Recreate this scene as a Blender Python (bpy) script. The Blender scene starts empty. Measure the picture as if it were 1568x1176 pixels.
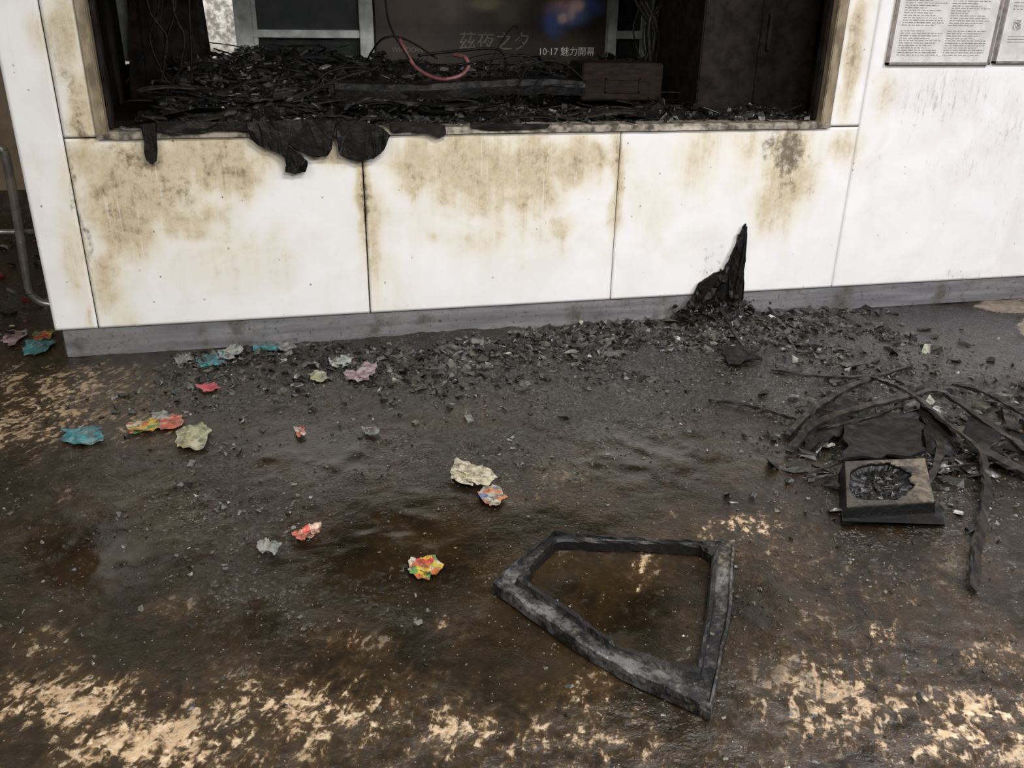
import bpy, bmesh, numpy as np, math, random
from mathutils import Vector, Matrix
random.seed(7); rng=np.random.default_rng(11)
sc=bpy.context.scene
try:
    sc.view_settings.view_transform='Standard'; sc.view_settings.look='None'
except Exception: pass

# ------------------------------------------------------------------ survey camera (solved from the panel joints)
CX,CY=784.,588.
D,f,yaw,pitch,roll=3.90267,1352.12556,0.22508,0.41920,0.01827
xE,xA,xB,xC,xD,ZK,ZS=-1.13188,-0.95485,0.21637,1.37816,2.57715,0.12665,0.93289
C=np.array([0,-D,1.5])
F=np.array([math.sin(yaw)*math.cos(pitch),math.cos(yaw)*math.cos(pitch),-math.sin(pitch)])
R=np.array([math.cos(yaw),-math.sin(yaw),0]); U=np.cross(R,F)
R2=R*math.cos(roll)+U*math.sin(roll); U2=-R*math.sin(roll)+U*math.cos(roll)
def ray(u,v): return F+(u-CX)/f*R2-(v-CY)/f*U2
def fl(u,v,z=0.):
    d=ray(u,v); return C+d*((z-C[2])/d[2])
def wp(u,v,y=0.):
    d=ray(u,v); return C+d*((y-C[1])/d[1])
cam=bpy.data.cameras.new('camera'); co=bpy.data.objects.new('camera',cam); sc.collection.objects.link(co)
cam.sensor_width=36; cam.lens=f/1568*36; cam.clip_start=0.05
M=Matrix(((R2[0],U2[0],-F[0],C[0]),(R2[1],U2[1],-F[1],C[1]),(R2[2],U2[2],-F[2],C[2]),(0,0,0,1)))
co.matrix_world=M; sc.camera=co

# ------------------------------------------------------------------ noise
def _h(ix,iy,s):
    n=(ix.astype(np.int64)*374761393+iy.astype(np.int64)*668265263+s*1442695041)&0x7fffffff
    n=((n^(n>>13))*1274126177)&0x7fffffff
    return ((n^(n>>16))&0xffff)/65535.
def vn(x,y,s=0):
    x=np.asarray(x,float)+0*np.asarray(y,float); y=np.asarray(y,float)+0*x
    ix=np.floor(x); iy=np.floor(y); fx=x-ix; fy=y-iy
    fx=fx*fx*(3-2*fx); fy=fy*fy*(3-2*fy)
    a=_h(ix,iy,s);b=_h(ix+1,iy,s);c=_h(ix,iy+1,s);d=_h(ix+1,iy+1,s)
    return (a*(1-fx)+b*fx)*(1-fy)+(c*(1-fx)+d*fx)*fy
def fbm(x,y,s=0,o=4):
    t=0;a=.5;w=0
    for i in range(o):
        t=t+a*vn(x*2**i,y*2**i,s+i*17); w+=a; a*=.55
    return t/w

# ------------------------------------------------------------------ mesh helpers
def link(o,parent=None):
    sc.collection.objects.link(o)
    if parent: o.parent=parent
    return o
def empty(name):
    o=bpy.data.objects.new(name,None); o.empty_display_size=.1; return link(o)
def mk(name,v,fc,mat=None,parent=None,smooth=False):
    me=bpy.data.meshes.new(name); me.from_pydata([tuple(map(float,p)) for p in v],[],fc); me.update()
    if mat: me.materials.append(mat)
    if smooth: me.polygons.foreach_set('use_smooth',[True]*len(me.polygons))
    return link(bpy.data.objects.new(name,me),parent)
def attr(o,name,vals):
    a=o.data.attributes.new(name,'FLOAT','POINT'); a.data.foreach_set('value',np.asarray(vals,np.float32))
def cattr(o,name,vals):
    a=o.data.attributes.new(name,'FLOAT_COLOR','POINT')
    v=np.ones((len(vals),4),np.float32); v[:,:3]=vals; a.data.foreach_set('color',v.ravel())
def box(name,x0,x1,y0,y1,z0,z1,mat,parent=None,bev=.004):
    bm=bmesh.new(); bmesh.ops.create_cube(bm,size=1)
    for q in bm.verts:
        q.co=Vector(((x0+x1)/2+q.co.x*(x1-x0),(y0+y1)/2+q.co.y*(y1-y0),(z0+z1)/2+q.co.z*(z1-z0)))
    if bev: bmesh.ops.bevel(bm,geom=bm.edges[:],offset=min(bev,abs(x1-x0)*.3,abs(y1-y0)*.3,abs(z1-z0)*.3),segments=2,affect='EDGES')
    me=bpy.data.meshes.new(name); bm.to_mesh(me); bm.free(); me.materials.append(mat)
    return link(bpy.data.objects.new(name,me),parent)
def gridmesh(name,P,mat,parent=None,smooth=True):
    n,m=P.shape[:2]; idx=np.arange(n*m).reshape(n,m)
    q=np.stack([idx[:-1,:-1],idx[1:,:-1],idx[1:,1:],idx[:-1,1:]],-1).reshape(-1,4)
    return mk(name,P.reshape(-1,3),q.tolist(),mat,parent,smooth)
def catmull(pts,n=8):
    pts=[np.array(p,float) for p in pts]; P=[pts[0]]+pts+[pts[-1]]; out=[]
    for i in range(1,len(P)-2):
        for k in range(n):
            t=k/n; a,b,c,d=P[i-1],P[i],P[i+1],P[i+2]
            out.append(.5*((2*b)+(-a+c)*t+(2*a-5*b+4*c-d)*t*t+(-a+3*b-3*c+d)*t**3))
    out.append(pts[-1]); return out
def sweep(name,pts,w,h,mat,parent=None,n=4,smooth=False,tw=0.,sub=8,jit=0.):
    pts=catmull(pts,sub); V=[];Fc=[]
    up0=np.array([0,0,1.])
    for i,p in enumerate(pts):
        t=pts[min(i+1,len(pts)-1)]-pts[max(i-1,0)]; t=t/(np.linalg.norm(t)+1e-9)
        s=np.cross(t,up0 if abs(t[2])<.95 else np.array([0,1.,0])); s/=np.linalg.norm(s)+1e-9; u=np.cross(s,t)
        a0=tw*i/len(pts)
        for k in range(n):
            a=2*math.pi*(k+.5)/n
            ca,sa=math.cos(a),math.sin(a)
            if n==4: ca,sa=ca*1.414,sa*1.414
            x=ca*w/2;y=sa*h/2
            x,y=x*math.cos(a0)-y*math.sin(a0),x*math.sin(a0)+y*math.cos(a0)
            V.append(p+s*x+u*y+(rng.normal(0,jit,3) if jit else 0))
    for i in range(len(pts)-1):
        for k in range(n):
            Fc.append((i*n+k,i*n+(k+1)%n,(i+1)*n+(k+1)%n,(i+1)*n+k))
    Fc.append(tuple(range(n))[::-1]); Fc.append(tuple(range((len(pts)-1)*n,len(pts)*n)))
    return mk(name,V,Fc,mat,parent,smooth)

# ------------------------------------------------------------------ materials
class MT:
    def __init__(s,name):
        s.m=bpy.data.materials.new(name); s.m.use_nodes=True; s.t=s.m.node_tree; s.b=s.t.nodes['Principled BSDF']
    def n(s,ty,**k):
        q=s.t.nodes.new(ty)
        for a,b in k.items(): setattr(q,a,b)
        return q
    def l(s,a,b): s.t.links.new(a,b)
    def inp(s,node,i,v):
        if isinstance(v,bpy.types.NodeSocket): s.l(v,node.inputs[i])
        else: node.inputs[i].default_value=v
    def math(s,op,a,b=0.,c=None,clamp=False):
        q=s.n('ShaderNodeMath',operation=op,use_clamp=clamp); s.inp(q,0,a); s.inp(q,1,b)
        if c is not None: s.inp(q,2,c)
        return q.outputs[0]
    def acc(s,base,*terms):
        v=base
        for n,k in terms: v=s.math('ADD',v,s.math('MULTIPLY',s.math('SUBTRACT',n,.5),k))
        return v
    def ss(s,v,a,b,lo=0.,hi=1.):
        q=s.n('ShaderNodeMapRange',interpolation_type='SMOOTHSTEP'); s.inp(q,0,v)
        q.inputs[1].default_value=a;q.inputs[2].default_value=b;q.inputs[3].default_value=lo;q.inputs[4].default_value=hi
        return q.outputs[0]
    def mix(s,fac,a,b,bt='MIX'):
        q=s.n('ShaderNodeMix',data_type='RGBA',blend_type=bt); s.inp(q,0,fac)
        for i,v in ((6,a),(7,b)):
            if isinstance(v,tuple): v=tuple(v[:3])+(1,)
            s.inp(q,i,v)
        return q.outputs[2]
    def pos(s,scale=(1,1,1),rot=0.):
        g=s.n('ShaderNodeNewGeometry'); mp=s.n('ShaderNodeMapping'); mp.inputs['Scale'].default_value=scale
        src=g.outputs['Position']
        if rot:
            m0=s.n('ShaderNodeMapping'); m0.inputs['Rotation'].default_value=(0,0,rot); s.l(src,m0.inputs['Vector']); src=m0.outputs[0]
        s.l(src,mp.inputs['Vector']); return mp.outputs[0]
    def noise(s,vec,scale,det=4,rough=.5,dist=0.):
        q=s.n('ShaderNodeTexNoise'); s.l(vec,q.inputs['Vector']); q.inputs['Scale'].default_value=scale
        q.inputs['Detail'].default_value=det;q.inputs['Roughness'].default_value=rough;q.inputs['Distortion'].default_value=dist
        return q.outputs[0]
    def vor(s,vec,scale,feat='F1',out='Distance'):
        q=s.n('ShaderNodeTexVoronoi',feature=feat); s.l(vec,q.inputs['Vector']); q.inputs['Scale'].default_value=scale
        return q.outputs[out]
    def vor2(s,vec,scale):
        q=s.n('ShaderNodeTexVoronoi'); s.l(vec,q.inputs['Vector']); q.inputs['Scale'].default_value=scale
        return q.outputs['Distance'],s.sep(q.outputs['Color'])
    def sep(s,c,i=0):
        q=s.n('ShaderNodeSeparateColor'); s.l(c,q.inputs[0]); return q.outputs[i]
    def at(s,name,out='Fac'):
        q=s.n('ShaderNodeAttribute',attribute_name=name); return q.outputs[out]
    def bump(s,h,st,dist=.01):
        q=s.n('ShaderNodeBump'); s.inp(q,'Strength',st);q.inputs['Distance'].default_value=dist
        s.l(h,q.inputs['Height']); s.l(q.outputs[0],s.b.inputs['Normal'])
    def set(s,col=None,rough=None,metal=None,spec=None):
        for k,v in (('Base Color',col),('Roughness',rough),('Metallic',metal),('Specular IOR Level',spec)):
            if v is None: continue
            if isinstance(v,tuple): v=v[:3]+(1,)
            s.inp(s.b,k,v)
        return s
def simple(name,c1,c2,sc_=20,rough=.6,metal=0.,bump=.3,dist=.003,stretch=(1,1,1),spec=.5):
    m=MT(name); p=m.pos(stretch); n=m.noise(p,sc_,5,.6)
    m.set(m.mix(m.ss(n,.35,.65),c1,c2),m.ss(n,.3,.7,min(1,rough+.12),max(.02,rough-.12)),metal,spec)
    if bump: m.bump(n,bump,dist)
    return m.m

def wall_material():
    m=MT('stained_white_panel'); p=m.pos()
    st=m.at('stain'); so=m.at('soot')
    n1=m.noise(p,4.5,7,.6,.6); n2=m.noise(m.pos((20,20,2.2)),1,5,.62); n3=m.noise(p,26,6,.72); nd=m.noise(m.pos((70,70,3.6)),1,4,.65)
    v=m.acc(m.math('MULTIPLY',st,.64),(n1,.75),(n2,.50),(n3,.30))
    haze=m.ss(m.acc(m.math('MULTIPLY',st,1.0),(n1,.6),(n2,.3)),.0,.6)
    a=m.ss(v,.20,.52); b=m.ss(m.acc(m.math('MULTIPLY',st,.5),(n1,1.6),(n2,.6),(n3,.8)),.44,.85)
    base=m.mix(m.ss(n1,.3,.7),(.80,.79,.785),(.74,.73,.71))
    c=m.mix(m.math('MULTIPLY',haze,.8),base,(.69,.63,.475))
    c=m.mix(m.math('MULTIPLY',a,.8),c,m.mix(m.ss(n3,.35,.65),(.56,.475,.32),(.44,.35,.21)))
    c=m.mix(m.math('MULTIPLY',b,.72),c,(.20,.14,.075))
    mot=m.math('MULTIPLY',m.ss(n3,.58,.74),m.ss(st,.35,.9)); c=m.mix(m.math('MULTIPLY',mot,.4),c,(.15,.10,.055))
    run=m.math('MULTIPLY',m.ss(nd,.57,.66),m.ss(n2,.42,.58)); c=m.mix(m.math('MULTIPLY',run,.55),c,(.75,.73,.67))
    drk=m.math('MULTIPLY',m.math('MULTIPLY',m.ss(nd,.42,.32),m.ss(n1,.45,.6)),m.math('MULTIPLY',m.ss(st,.3,.8),.45)); c=m.mix(drk,c,(.28,.21,.12))
    s=m.acc(m.math('MULTIPLY',so,.72),(n3,1.5),(n2,.5))
    c=m.mix(m.math('MULTIPLY',m.ss(s,.32,.8),.8),c,(.075,.055,.035))
    dr=m.at('drip'); d2=m.noise(m.pos((48,48,6)),1,5,.78)
    dd=m.acc(m.math('MULTIPLY',dr,.46),(d2,1.3),(n3,.6))
    c=m.mix(m.math('MULTIPLY',m.ss(dd,.38,.66),.5),c,(.26,.21,.17))
    c=m.mix(m.math('MULTIPLY',m.ss(m.acc(dr,(n1,.8)),.4,1.1),.22),c,(.50,.47,.43))
    vd,vr=m.vor2(p,24)
    sp=m.math('MULTIPLY',m.math('LESS_THAN',vd,m.math('MULTIPLY',m.math('SUBTRACT',vr,.62,clamp=True),.34)),m.ss(n3,.42,.56)); c=m.mix(m.math('MULTIPLY',sp,.75),c,(.10,.075,.05))
    m.set(c,m.ss(n3,.3,.7,.4,.6),0.,.35); return m.m
WALL=wall_material()
def floor_material():
    m=MT('wet_muddy_floor'); p=m.pos()
    tan=m.at('tan'); g=m.at('grav'); wet=m.at('wet'); slu=m.at('sludge')
    nL=m.noise(p,4.5,5,.6,.6); n1=m.noise(p,14,7,.66,1.2); n2=m.noise(p,42,5,.65,.5); n3=m.noise(p,130,3,.6)
    st=m.noise(m.pos((34,10,1),.5),1,5,.62,.8)
    v=m.acc(m.math('MULTIPLY',tan,.46),(nL,.75),(n1,1.15),(n2,.85),(st,.95)); v=m.math('SUBTRACT',v,m.math('MULTIPLY',wet,.14))
    t=m.ss(v,.37,.58)
    mud=m.mix(m.ss(nL,.35,.65),(.0075,.0052,.0027),(.0185,.0115,.0050))
    mud=m.mix(m.ss(n2,.48,.75,0,.55),mud,(.032,.024,.0135))
    tc=m.mix(m.ss(n1,.36,.62),(.12,.072,.034),(.36,.255,.15)); tc=m.mix(m.ss(n2,.50,.66,0,.7),tc,(.56,.455,.32)); tc=m.mix(m.ss(n2,.47,.36,0,.8),tc,(.05,.029,.013))
    tc=m.mix(m.ss(tan,.95,.6,0,.45),tc,(.11,.082,.048))
    c=m.mix(m.math('MULTIPLY',t,.95),mud,tc)
    ring=m.math('SUBTRACT',m.ss(v,.12,.42),t,clamp=True); c=m.mix(m.math('MULTIPLY',ring,.45),c,(.052,.031,.0135))
    vd,r1=m.vor2(p,70); vd2,r2=m.vor2(p,170)
    gc=m.mix(m.ss(r1,.6,1.),(.008,.0075,.0065),(.070,.071,.062)); gc=m.mix(m.ss(r2,.88,.98),gc,(.17,.17,.15))
    gc=m.mix(m.ss(n1,.40,.62),gc,(.010,.008,.0055))
    gm=m.ss(m.acc(m.math('MULTIPLY',g,.5),(n1,1.2),(n2,.9),(nL,.8)),.22,.5)
    c=m.mix(m.math('MULTIPLY',gm,.8),c,gc)
    gr=m.math('MULTIPLY',m.ss(r2,.975,.99),m.ss(vd2,.26,.40,1,0)); c=m.mix(m.math('MULTIPLY',gr,.7),c,(.24,.22,.18))
    c=m.mix(m.math('MULTIPLY',m.ss(m.acc(slu,(n1,.8)),.35,.6),.9),c,m.mix(m.ss(r2,.5,1),(.022,.0215,.021),(.075,.075,.073)))
    dry=m.at('dry'); dk=m.ss(m.acc(dry,(n1,.6),(n2,.4)),.38,.56); c=m.mix(m.math('MULTIPLY',dk,.9),c,m.mix(m.ss(n1,.35,.65),(.15,.12,.085),(.27,.22,.165)))
    rough=m.acc(m.ss(n1,.35,.7,.09,.26),(n3,.08)); rough=m.math('ADD',rough,m.math('MULTIPLY',t,.28)); rough=m.math('ADD',rough,m.math('MULTIPLY',gm,.10)); rough=m.math('ADD',rough,m.math('MULTIPLY',dk,.25))
    rough=m.math('SUBTRACT',rough,m.math('MULTIPLY',wet,.14)); rough=m.math('MAXIMUM',rough,.035)
    m.set(c,rough,0.,.55)
    h=m.acc(m.math('MULTIPLY',n2,.6),(n3,.25),(n1,.9)); h=m.math('ADD',h,m.math('MULTIPLY',m.math('MULTIPLY',m.ss(vd,.1,.6,1,0),gm),.6))
    m.bump(h,m.math('SUBTRACT',.75,m.math('MULTIPLY',wet,.68)),.008); return m.m
FLOOR=floor_material()
def rubble_material(name,k=1.,rough=.36):
    m=MT(name); p=m.pos(); n=m.noise(p,60,4,.6); a=m.at('tint','Color')
    m.set(m.mix(m.ss(n,.35,.7,0,.75),a,(.012*k,.0105*k,.0085*k)),m.ss(n,.3,.7,rough-.15,rough+.2),0.,.45); m.bump(n,.6,.003); return m.m
RUB=rubble_material('wet_rubble')
CHAR=simple('charred_black',(.0025,.0025,.0025),(.010,.009,.008),30,.50,0,.8,.008,spec=.22)
CHARB=simple('charred_board',(.005,.004,.0035),(.018,.013,.010),12,.65,0,.5,.005,spec=.15)
STRIP=simple('scorched_strip',(.006,.0055,.005),(.034,.028,.022),25,.45,.25,.5,.003,spec=.4)
ASH=simple('ash_crusted_sheet',(.008,.008,.008),(.07,.072,.069),22,.5,0,.7,.005,spec=.4)
def kick_material():
    m=MT('steel_kickplate'); n=m.noise(m.pos((2.0,2.0,24)),1,5,.6); n2=m.noise(m.pos((7,7,7)),1,6,.65); n3=m.noise(m.pos(),60,4,.6)
    c=m.mix(m.ss(n,.3,.7),(.15,.15,.158),(.27,.268,.27)); c=m.mix(m.ss(n2,.48,.72,0,.85),c,(.075,.063,.05)); c=m.mix(m.ss(n3,.60,.7,0,.7),c,(.03,.027,.022))
    m.set(c,m.ss(n2,.3,.7,.3,.55),.3,.5); m.bump(n3,.1,.001); return m.m
KICK=kick_material()
FRAME=simple('sooty_bronze_frame',(.13,.10,.06),(.32,.26,.17),16,.5,.1,.2,.002,(1,1,.4))
SILLM=simple('sooty_sill_metal',(.06,.05,.035),(.38,.34,.27),22,.45,.2,.2,.002)
WFRAME=simple('smoked_white_frame',(.36,.37,.35),(.60,.62,.60),10,.45,0,.1,.001)
GLASS=simple('dark_glass',(.010,.013,.012),(.045,.052,.045),5,.15,0,.05,.001)
TUBE=simple('dull_steel_tube',(.20,.18,.16),(.38,.35,.31),12,.35,.6,.1,.001)
DARKWALL=simple('dim_beige_wall',(.16,.12,.08),(.26,.20,.14),3,.7,0,.1,.002)
INWALL=simple('soot_covered_wall',(.004,.0036,.0032),(.016,.013,.010),6,.8,0,.4,.004,spec=.15)
MOTTLE=simple('spalled_white_pillar',(.30,.28,.24),(.88,.86,.82),26,.7,0,.6,.006)
GAP=simple('panel_gap',(.03,.022,.014),(.07,.05,.03),20,.8,0,0)
CEIL=simple('ceiling_panel',(.38,.38,.38),(.45,.45,.45),4,.8,0,0)
RED=simple('pink_hose_rubber',(.11,.03,.03),(.24,.10,.10),20,.5)
BROWN=simple('scorched_wood_box',(.009,.005,.0035),(.020,.0105,.007),14,.6,0,.3,.003,(1,1,5),spec=.15)
ALU=simple('aluminium_frame',(.24,.21,.19),(.42,.38,.35),30,.4,.5,.1)
PAPER=simple('smoked_notice_paper',(.50,.48,.45),(.62,.60,.56),18,.7,0,0)
INK=simple('printed_ink',(.14,.13,.13),(.24,.23,.22),60,.8,0,0)

def blobs_wall(lst,X,Z):
    out=np.zeros_like(X)
    wx=X+.09*(fbm(X*6,Z*6,61)-.5); wz=Z+.18*(fbm(X*8,Z*4,62)-.5)
    for u,v,ru,rv,s in lst:
        c=wp(u,v); rx=abs(wp(u+ru,v)[0]-wp(u-ru,v)[0])/2; rz=abs(wp(u,v+rv)[2]-wp(u,v-rv)[2])/2
        out=np.maximum(out,s*np.exp(-(((wx-c[0])/rx)**2+((wz-c[2])/rz)**2)**1.1))
    return out
def blobs_floor(lst,X,Y,pw=1.2):
    out=np.zeros_like(X)
    for u,v,ru,rv,s in lst:
        c=fl(u,v); a=(fl(u+ru,v)-fl(u-ru,v))/2; b=(fl(u,v+rv)-fl(u,v-rv))/2
        m=np.linalg.inv(np.array([[a[0],b[0]],[a[1],b[1]]])+1e-9*np.eye(2))
        dx=X-c[0]; dy=Y-c[1]; p=m[0,0]*dx+m[0,1]*dy; q=m[1,0]*dx+m[1,1]*dy
        out=np.maximum(out,s*np.exp(-(p*p+q*q)**pw))
    return out
STAIN=[(150,250,60,50,.85),(220,280,105,80,1),(330,245,85,60,1),(190,350,55,65,.9),(165,420,40,60,.7),(410,235,45,40,.8),(280,330,70,40,.75),
 (553,260,13,150,.95),(575,380,18,90,.7),(640,245,60,60,.9),(720,250,70,75,1.0),(800,265,85,75,.85),(880,245,80,50,.8),(858,350,28,25,.65),
 (945,260,12,120,.8),(1075,235,50,80,.5),(1150,230,70,60,.45),(1210,265,45,90,.9),(1180,310,28,60,.7),(1285,225,30,30,.6),(100,60,40,80,.75),(60,40,30,60,.5),
 (125,170,24,80,1),(60,280,15,60,.3),(1310,60,18,110,.9),(1290,160,18,40,.6),(1350,150,20,60,.35),
 (500,225,60,25,.75),(140,480,8,30,.7),(660,370,15,15,.55),(190,470,25,30,.5),(330,390,140,70,.38),(120,400,30,80,.55),(740,350,160,60,.36),(1000,300,60,80,.33),(600,420,30,60,.4)]
SOOT=[(200,245,45,45,.75),(270,290,45,50,.65),(125,330,7,170,.75),(557,300,6,110,.85),(1212,230,28,40,1.05),(1185,220,18,35,.75),(946,250,5,60,.7),(1205,285,24,35,.65),
 (1240,300,12,25,.4),(125,190,14,40,.85),(330,270,35,30,.55),(1090,400,50,50,.5),(1305,60,10,120,.5),(720,262,30,35,.55),(110,140,18,60,.65),(640,265,25,30,.5),(180,330,25,40,.5)]
DRIP=[(1440,150,150,80,1.),(1540,200,60,90,.9),(1540,330,60,120,.7),(1340,250,25,140,.7),(80,60,60,120,.9),(60,300,40,170,.6),(720,300,120,60,.5),(1080,380,60,80,.6),
 (1450,425,140,16,.9),(1200,300,60,60,.6),(1310,80,40,110,.8),(300,300,90,60,.4),(1480,260,110,60,.8),(1100,440,200,16,.6),(600,478,300,10,.6),(1390,300,70,90,.55)]
def panel(name,x0,x1,z0,z1,parent,y=0.):
    g=.003; x0+=g;x1-=g;z0+=g;z1-=g
    nx=max(2,int((x1-x0)/.012)); nz=max(2,int((z1-z0)/.012))
    X,Z=np.meshgrid(np.linspace(x0,x1,nx),np.linspace(z0,z1,nz),indexing='ij')
    P=np.stack([X,np.full_like(X,y),Z],-1)
    o=gridmesh(name,P,WALL,parent)
    attr(o,'stain',blobs_wall(STAIN,X,Z).ravel()); attr(o,'soot',blobs_wall(SOOT,X,Z).ravel()); attr(o,'drip',blobs_wall(DRIP,X,Z).ravel())
    md=o.modifiers.new('thick','SOLIDIFY'); md.thickness=.02; md.offset=-1
    return o

# ------------------------------------------------------------------ room shell : front wall of the burnt kiosk
wl=wp(165,203)[0]; wlo=wp(148,209)[0]
wr=wp(1256,183)[0]; wro=wp(1270,190)[0]
ZT=2.12; ZTOP=2.75; XR=5.2
W=empty('wall_front')
panel('end_panel',xE,xA,ZK,ZTOP,W)
panel('panel_1',xA,xB,ZK,ZS,W); panel('panel_2',xB,xC,ZK,ZS,W); panel('panel_3',xC,xD,ZK,ZS,W)
panel('jamb_panel_left',xA,wlo,ZS,ZTOP,W); panel('jamb_panel_right',wro,xD,ZS,ZTOP,W)
panel('panel_4',xD,xD+1.2,ZK,ZTOP,W); panel('panel_5',xD+1.2,XR,ZK,ZTOP,W)
panel('lintel_panel',wlo,wro,ZT+.05,ZTOP,W)
box('core_lower',xE+.02,XR,.022,.14,0.001,ZS-.02,GAP,W,0); box('core_left',xE+.02,wlo,.022,.14,ZS-.02,ZTOP,GAP,W,0)
box('core_right',wro,XR,.022,.14,ZS-.02,ZTOP,GAP,W,0); box('core_top',wlo,wro,.022,.14,ZT+.05,ZTOP,GAP,W,0)
box('baseboard_front',xE+.03,XR,.006,.02,0.0,ZK-.001,KICK,None,.001)
S=empty('wall_left')
box('return_cladding',xE,xE+.02,.021,2.7,ZK,ZTOP,WFRAME,S,.002)
WF=empty('window_1')
box('frame_left',wlo,wl,-.012,.10,ZS+.005,ZT,FRAME,WF); box('frame_right',wr,wro,-.012,.10,ZS+.005,ZT,FRAME,WF)
box('frame_top',wlo,wro,-.012,.10,ZT,ZT+.05,FRAME,WF)
box('inner_stop_left',wl,wl+.02,.03,.08,ZS+.03,ZT,CHARB,WF); box('inner_stop_right',wr-.02,wr,.03,.08,ZS+.03,ZT,CHARB,WF)
xs=np.linspace(wlo,wro,160); prof=[(-.016,ZS-.004),(-.016,ZS+.012),(-.004,ZS+.024),(.09,ZS+.026),(.09,ZS-.004)]
P=np.zeros((len(xs),len(prof),3))
for i,x in enumerate(xs):
    for j,(y,z) in enumerate(prof): P[i,j]=(x,y+.004*(vn(x*9,j)-.5),z+.006*(fbm(x*7,3.3)-.5))
gridmesh('sill_strip',P,SILLM,WF,False)

KX0,KX1,KY=xE+.06,3.3,2.25
box('floor_kiosk',KX0,KX1,.14,KY,-.02,.004,INWALL,None,0)
box('wall_kiosk_left',KX0-.03,KX0,.14,KY,0,ZTOP,INWALL,None,0)
box('wall_kiosk_right',KX1,KX1+.04,.14,KY,0,ZTOP,INWALL,None,0)
box('ceiling_kiosk',KX0-.03,KX1+.04,.14,KY+.1,ZTOP-.15,ZTOP-.1,INWALL,None,0)
# ------------------------------------------------------------------ floor
TAN=[(120,590,240,50,.9),(50,640,130,75,1.05),(180,650,160,45,.8),(450,600,180,40,.6),(480,1090,340,90,.9),(110,1075,270,60,1.05),(230,1140,200,60,1.2),
 (860,728,60,22,.85),(1150,805,110,26,.95),(800,770,60,20,.7),(985,880,35,60,.9),(1270,1060,160,110,.95),(1480,1110,220,90,1.),(1345,970,60,25,1.),(1510,1010,100,50,.8),
 (700,1120,140,60,.85),(540,985,90,35,.85),(690,960,50,20,.8),(660,650,120,20,.7),(1540,660,90,22,.9),(1240,960,60,60,.85),(900,1070,80,60,.8),(750,640,150,25,.6),
 (380,560,180,22,.6),(650,545,100,20,.6),(1200,860,90,50,.65),(60,980,90,40,.75),(270,930,90,30,.7),(90,760,70,40,.7),(860,1140,300,50,.8),(1330,900,130,50,.6),
 (1000,740,120,25,.55),(180,940,30,20,.7),(940,520,80,15,.6),(1330,490,120,10,.5),(1000,830,200,60,.4),(300,840,150,50,.4),(1450,860,100,60,.55),(900,680,80,20,.6),(1100,720,100,30,.5)]
GRAV=[(700,560,440,65,1),(1050,560,300,85,1),(1300,590,260,90,1),(400,590,270,65,.8),(330,760,180,130,.75),(380,900,160,110,.65),(700,690,320,90,.75),
 (1400,720,230,150,.8),(120,720,160,90,.6),(1150,510,160,40,1),(600,900,170,130,.45),(900,640,260,70,.8),(1480,590,120,50,.8),(220,520,200,30,.6),
 (20,470,90,60,1),(1100,680,200,80,.55),(1200,1000,300,140,.4),(100,900,150,120,.4)]
SLUDGE=[(1400,505,170,44,1.2),(1500,545,110,32,1.1),(1290,480,120,20,.9)]
DRY=[(1562,467,70,12,1.05),(1605,500,50,22,1.05)]
WET=[(620,830,200,100,1),(150,850,150,90,1),(560,1010,140,60,.7),(940,930,130,90,1),(800,1000,120,80,.9),(1000,700,200,60,.8),(500,700,150,60,.8),(250,780,120,60,.8),(1150,930,120,80,.9),(880,800,120,40,.7),(350,960,120,50,.7),(1080,860,90,40,.6)]
xs=np.concatenate([np.linspace(-8,-3,20)[:-1],np.arange(-3,4.8,.014),np.linspace(4.8,9,16)[1:]])
ys=np.concatenate([np.linspace(-7,-3.1,14)[:-1],np.arange(-3.1,.25,.014),np.linspace(.26,7,20)])
X,Y=np.meshgrid(xs,ys,indexing='ij')
def zf(x,y,g=None):
    if g is None: g=blobs_floor(GRAV,x,y)
    return .036*g*np.clip(fbm(x*12,y*12,9,5)-.42,0,1)+.042*np.clip(1+y/.38,0,1)*(y<0)*fbm(x*9,y*9,5,4)*(x>-1.)*(x<2.7)*(.35+.65*np.clip((x+.2)/1.0,0,1))-.004
gm=blobs_floor(GRAV,X,Y); tm=blobs_floor(TAN,X,Y); dm=blobs_floor(DRY,X,Y,1.8); wm=blobs_floor(WET,X,Y,1.5); sm=blobs_floor(SLUDGE,X,Y,1.6)
Zf=(.012*np.clip(fbm(X*6,Y*6,3,5)-.45,0,1)+.005*np.clip(fbm(X*22,Y*22,13,3)-.5,0,1))*np.clip(1-1.3*wm,0,1)+zf(X,Y,gm)
FL=gridmesh('floor',np.stack([X,Y,Zf],-1),FLOOR,None,True)
attr(FL,'tan',tm.ravel()); attr(FL,'grav',gm.ravel()); attr(FL,'dry',dm.ravel()); attr(FL,'wet',np.clip(wm,0,1).ravel()); attr(FL,'sludge',sm.ravel())

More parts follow.
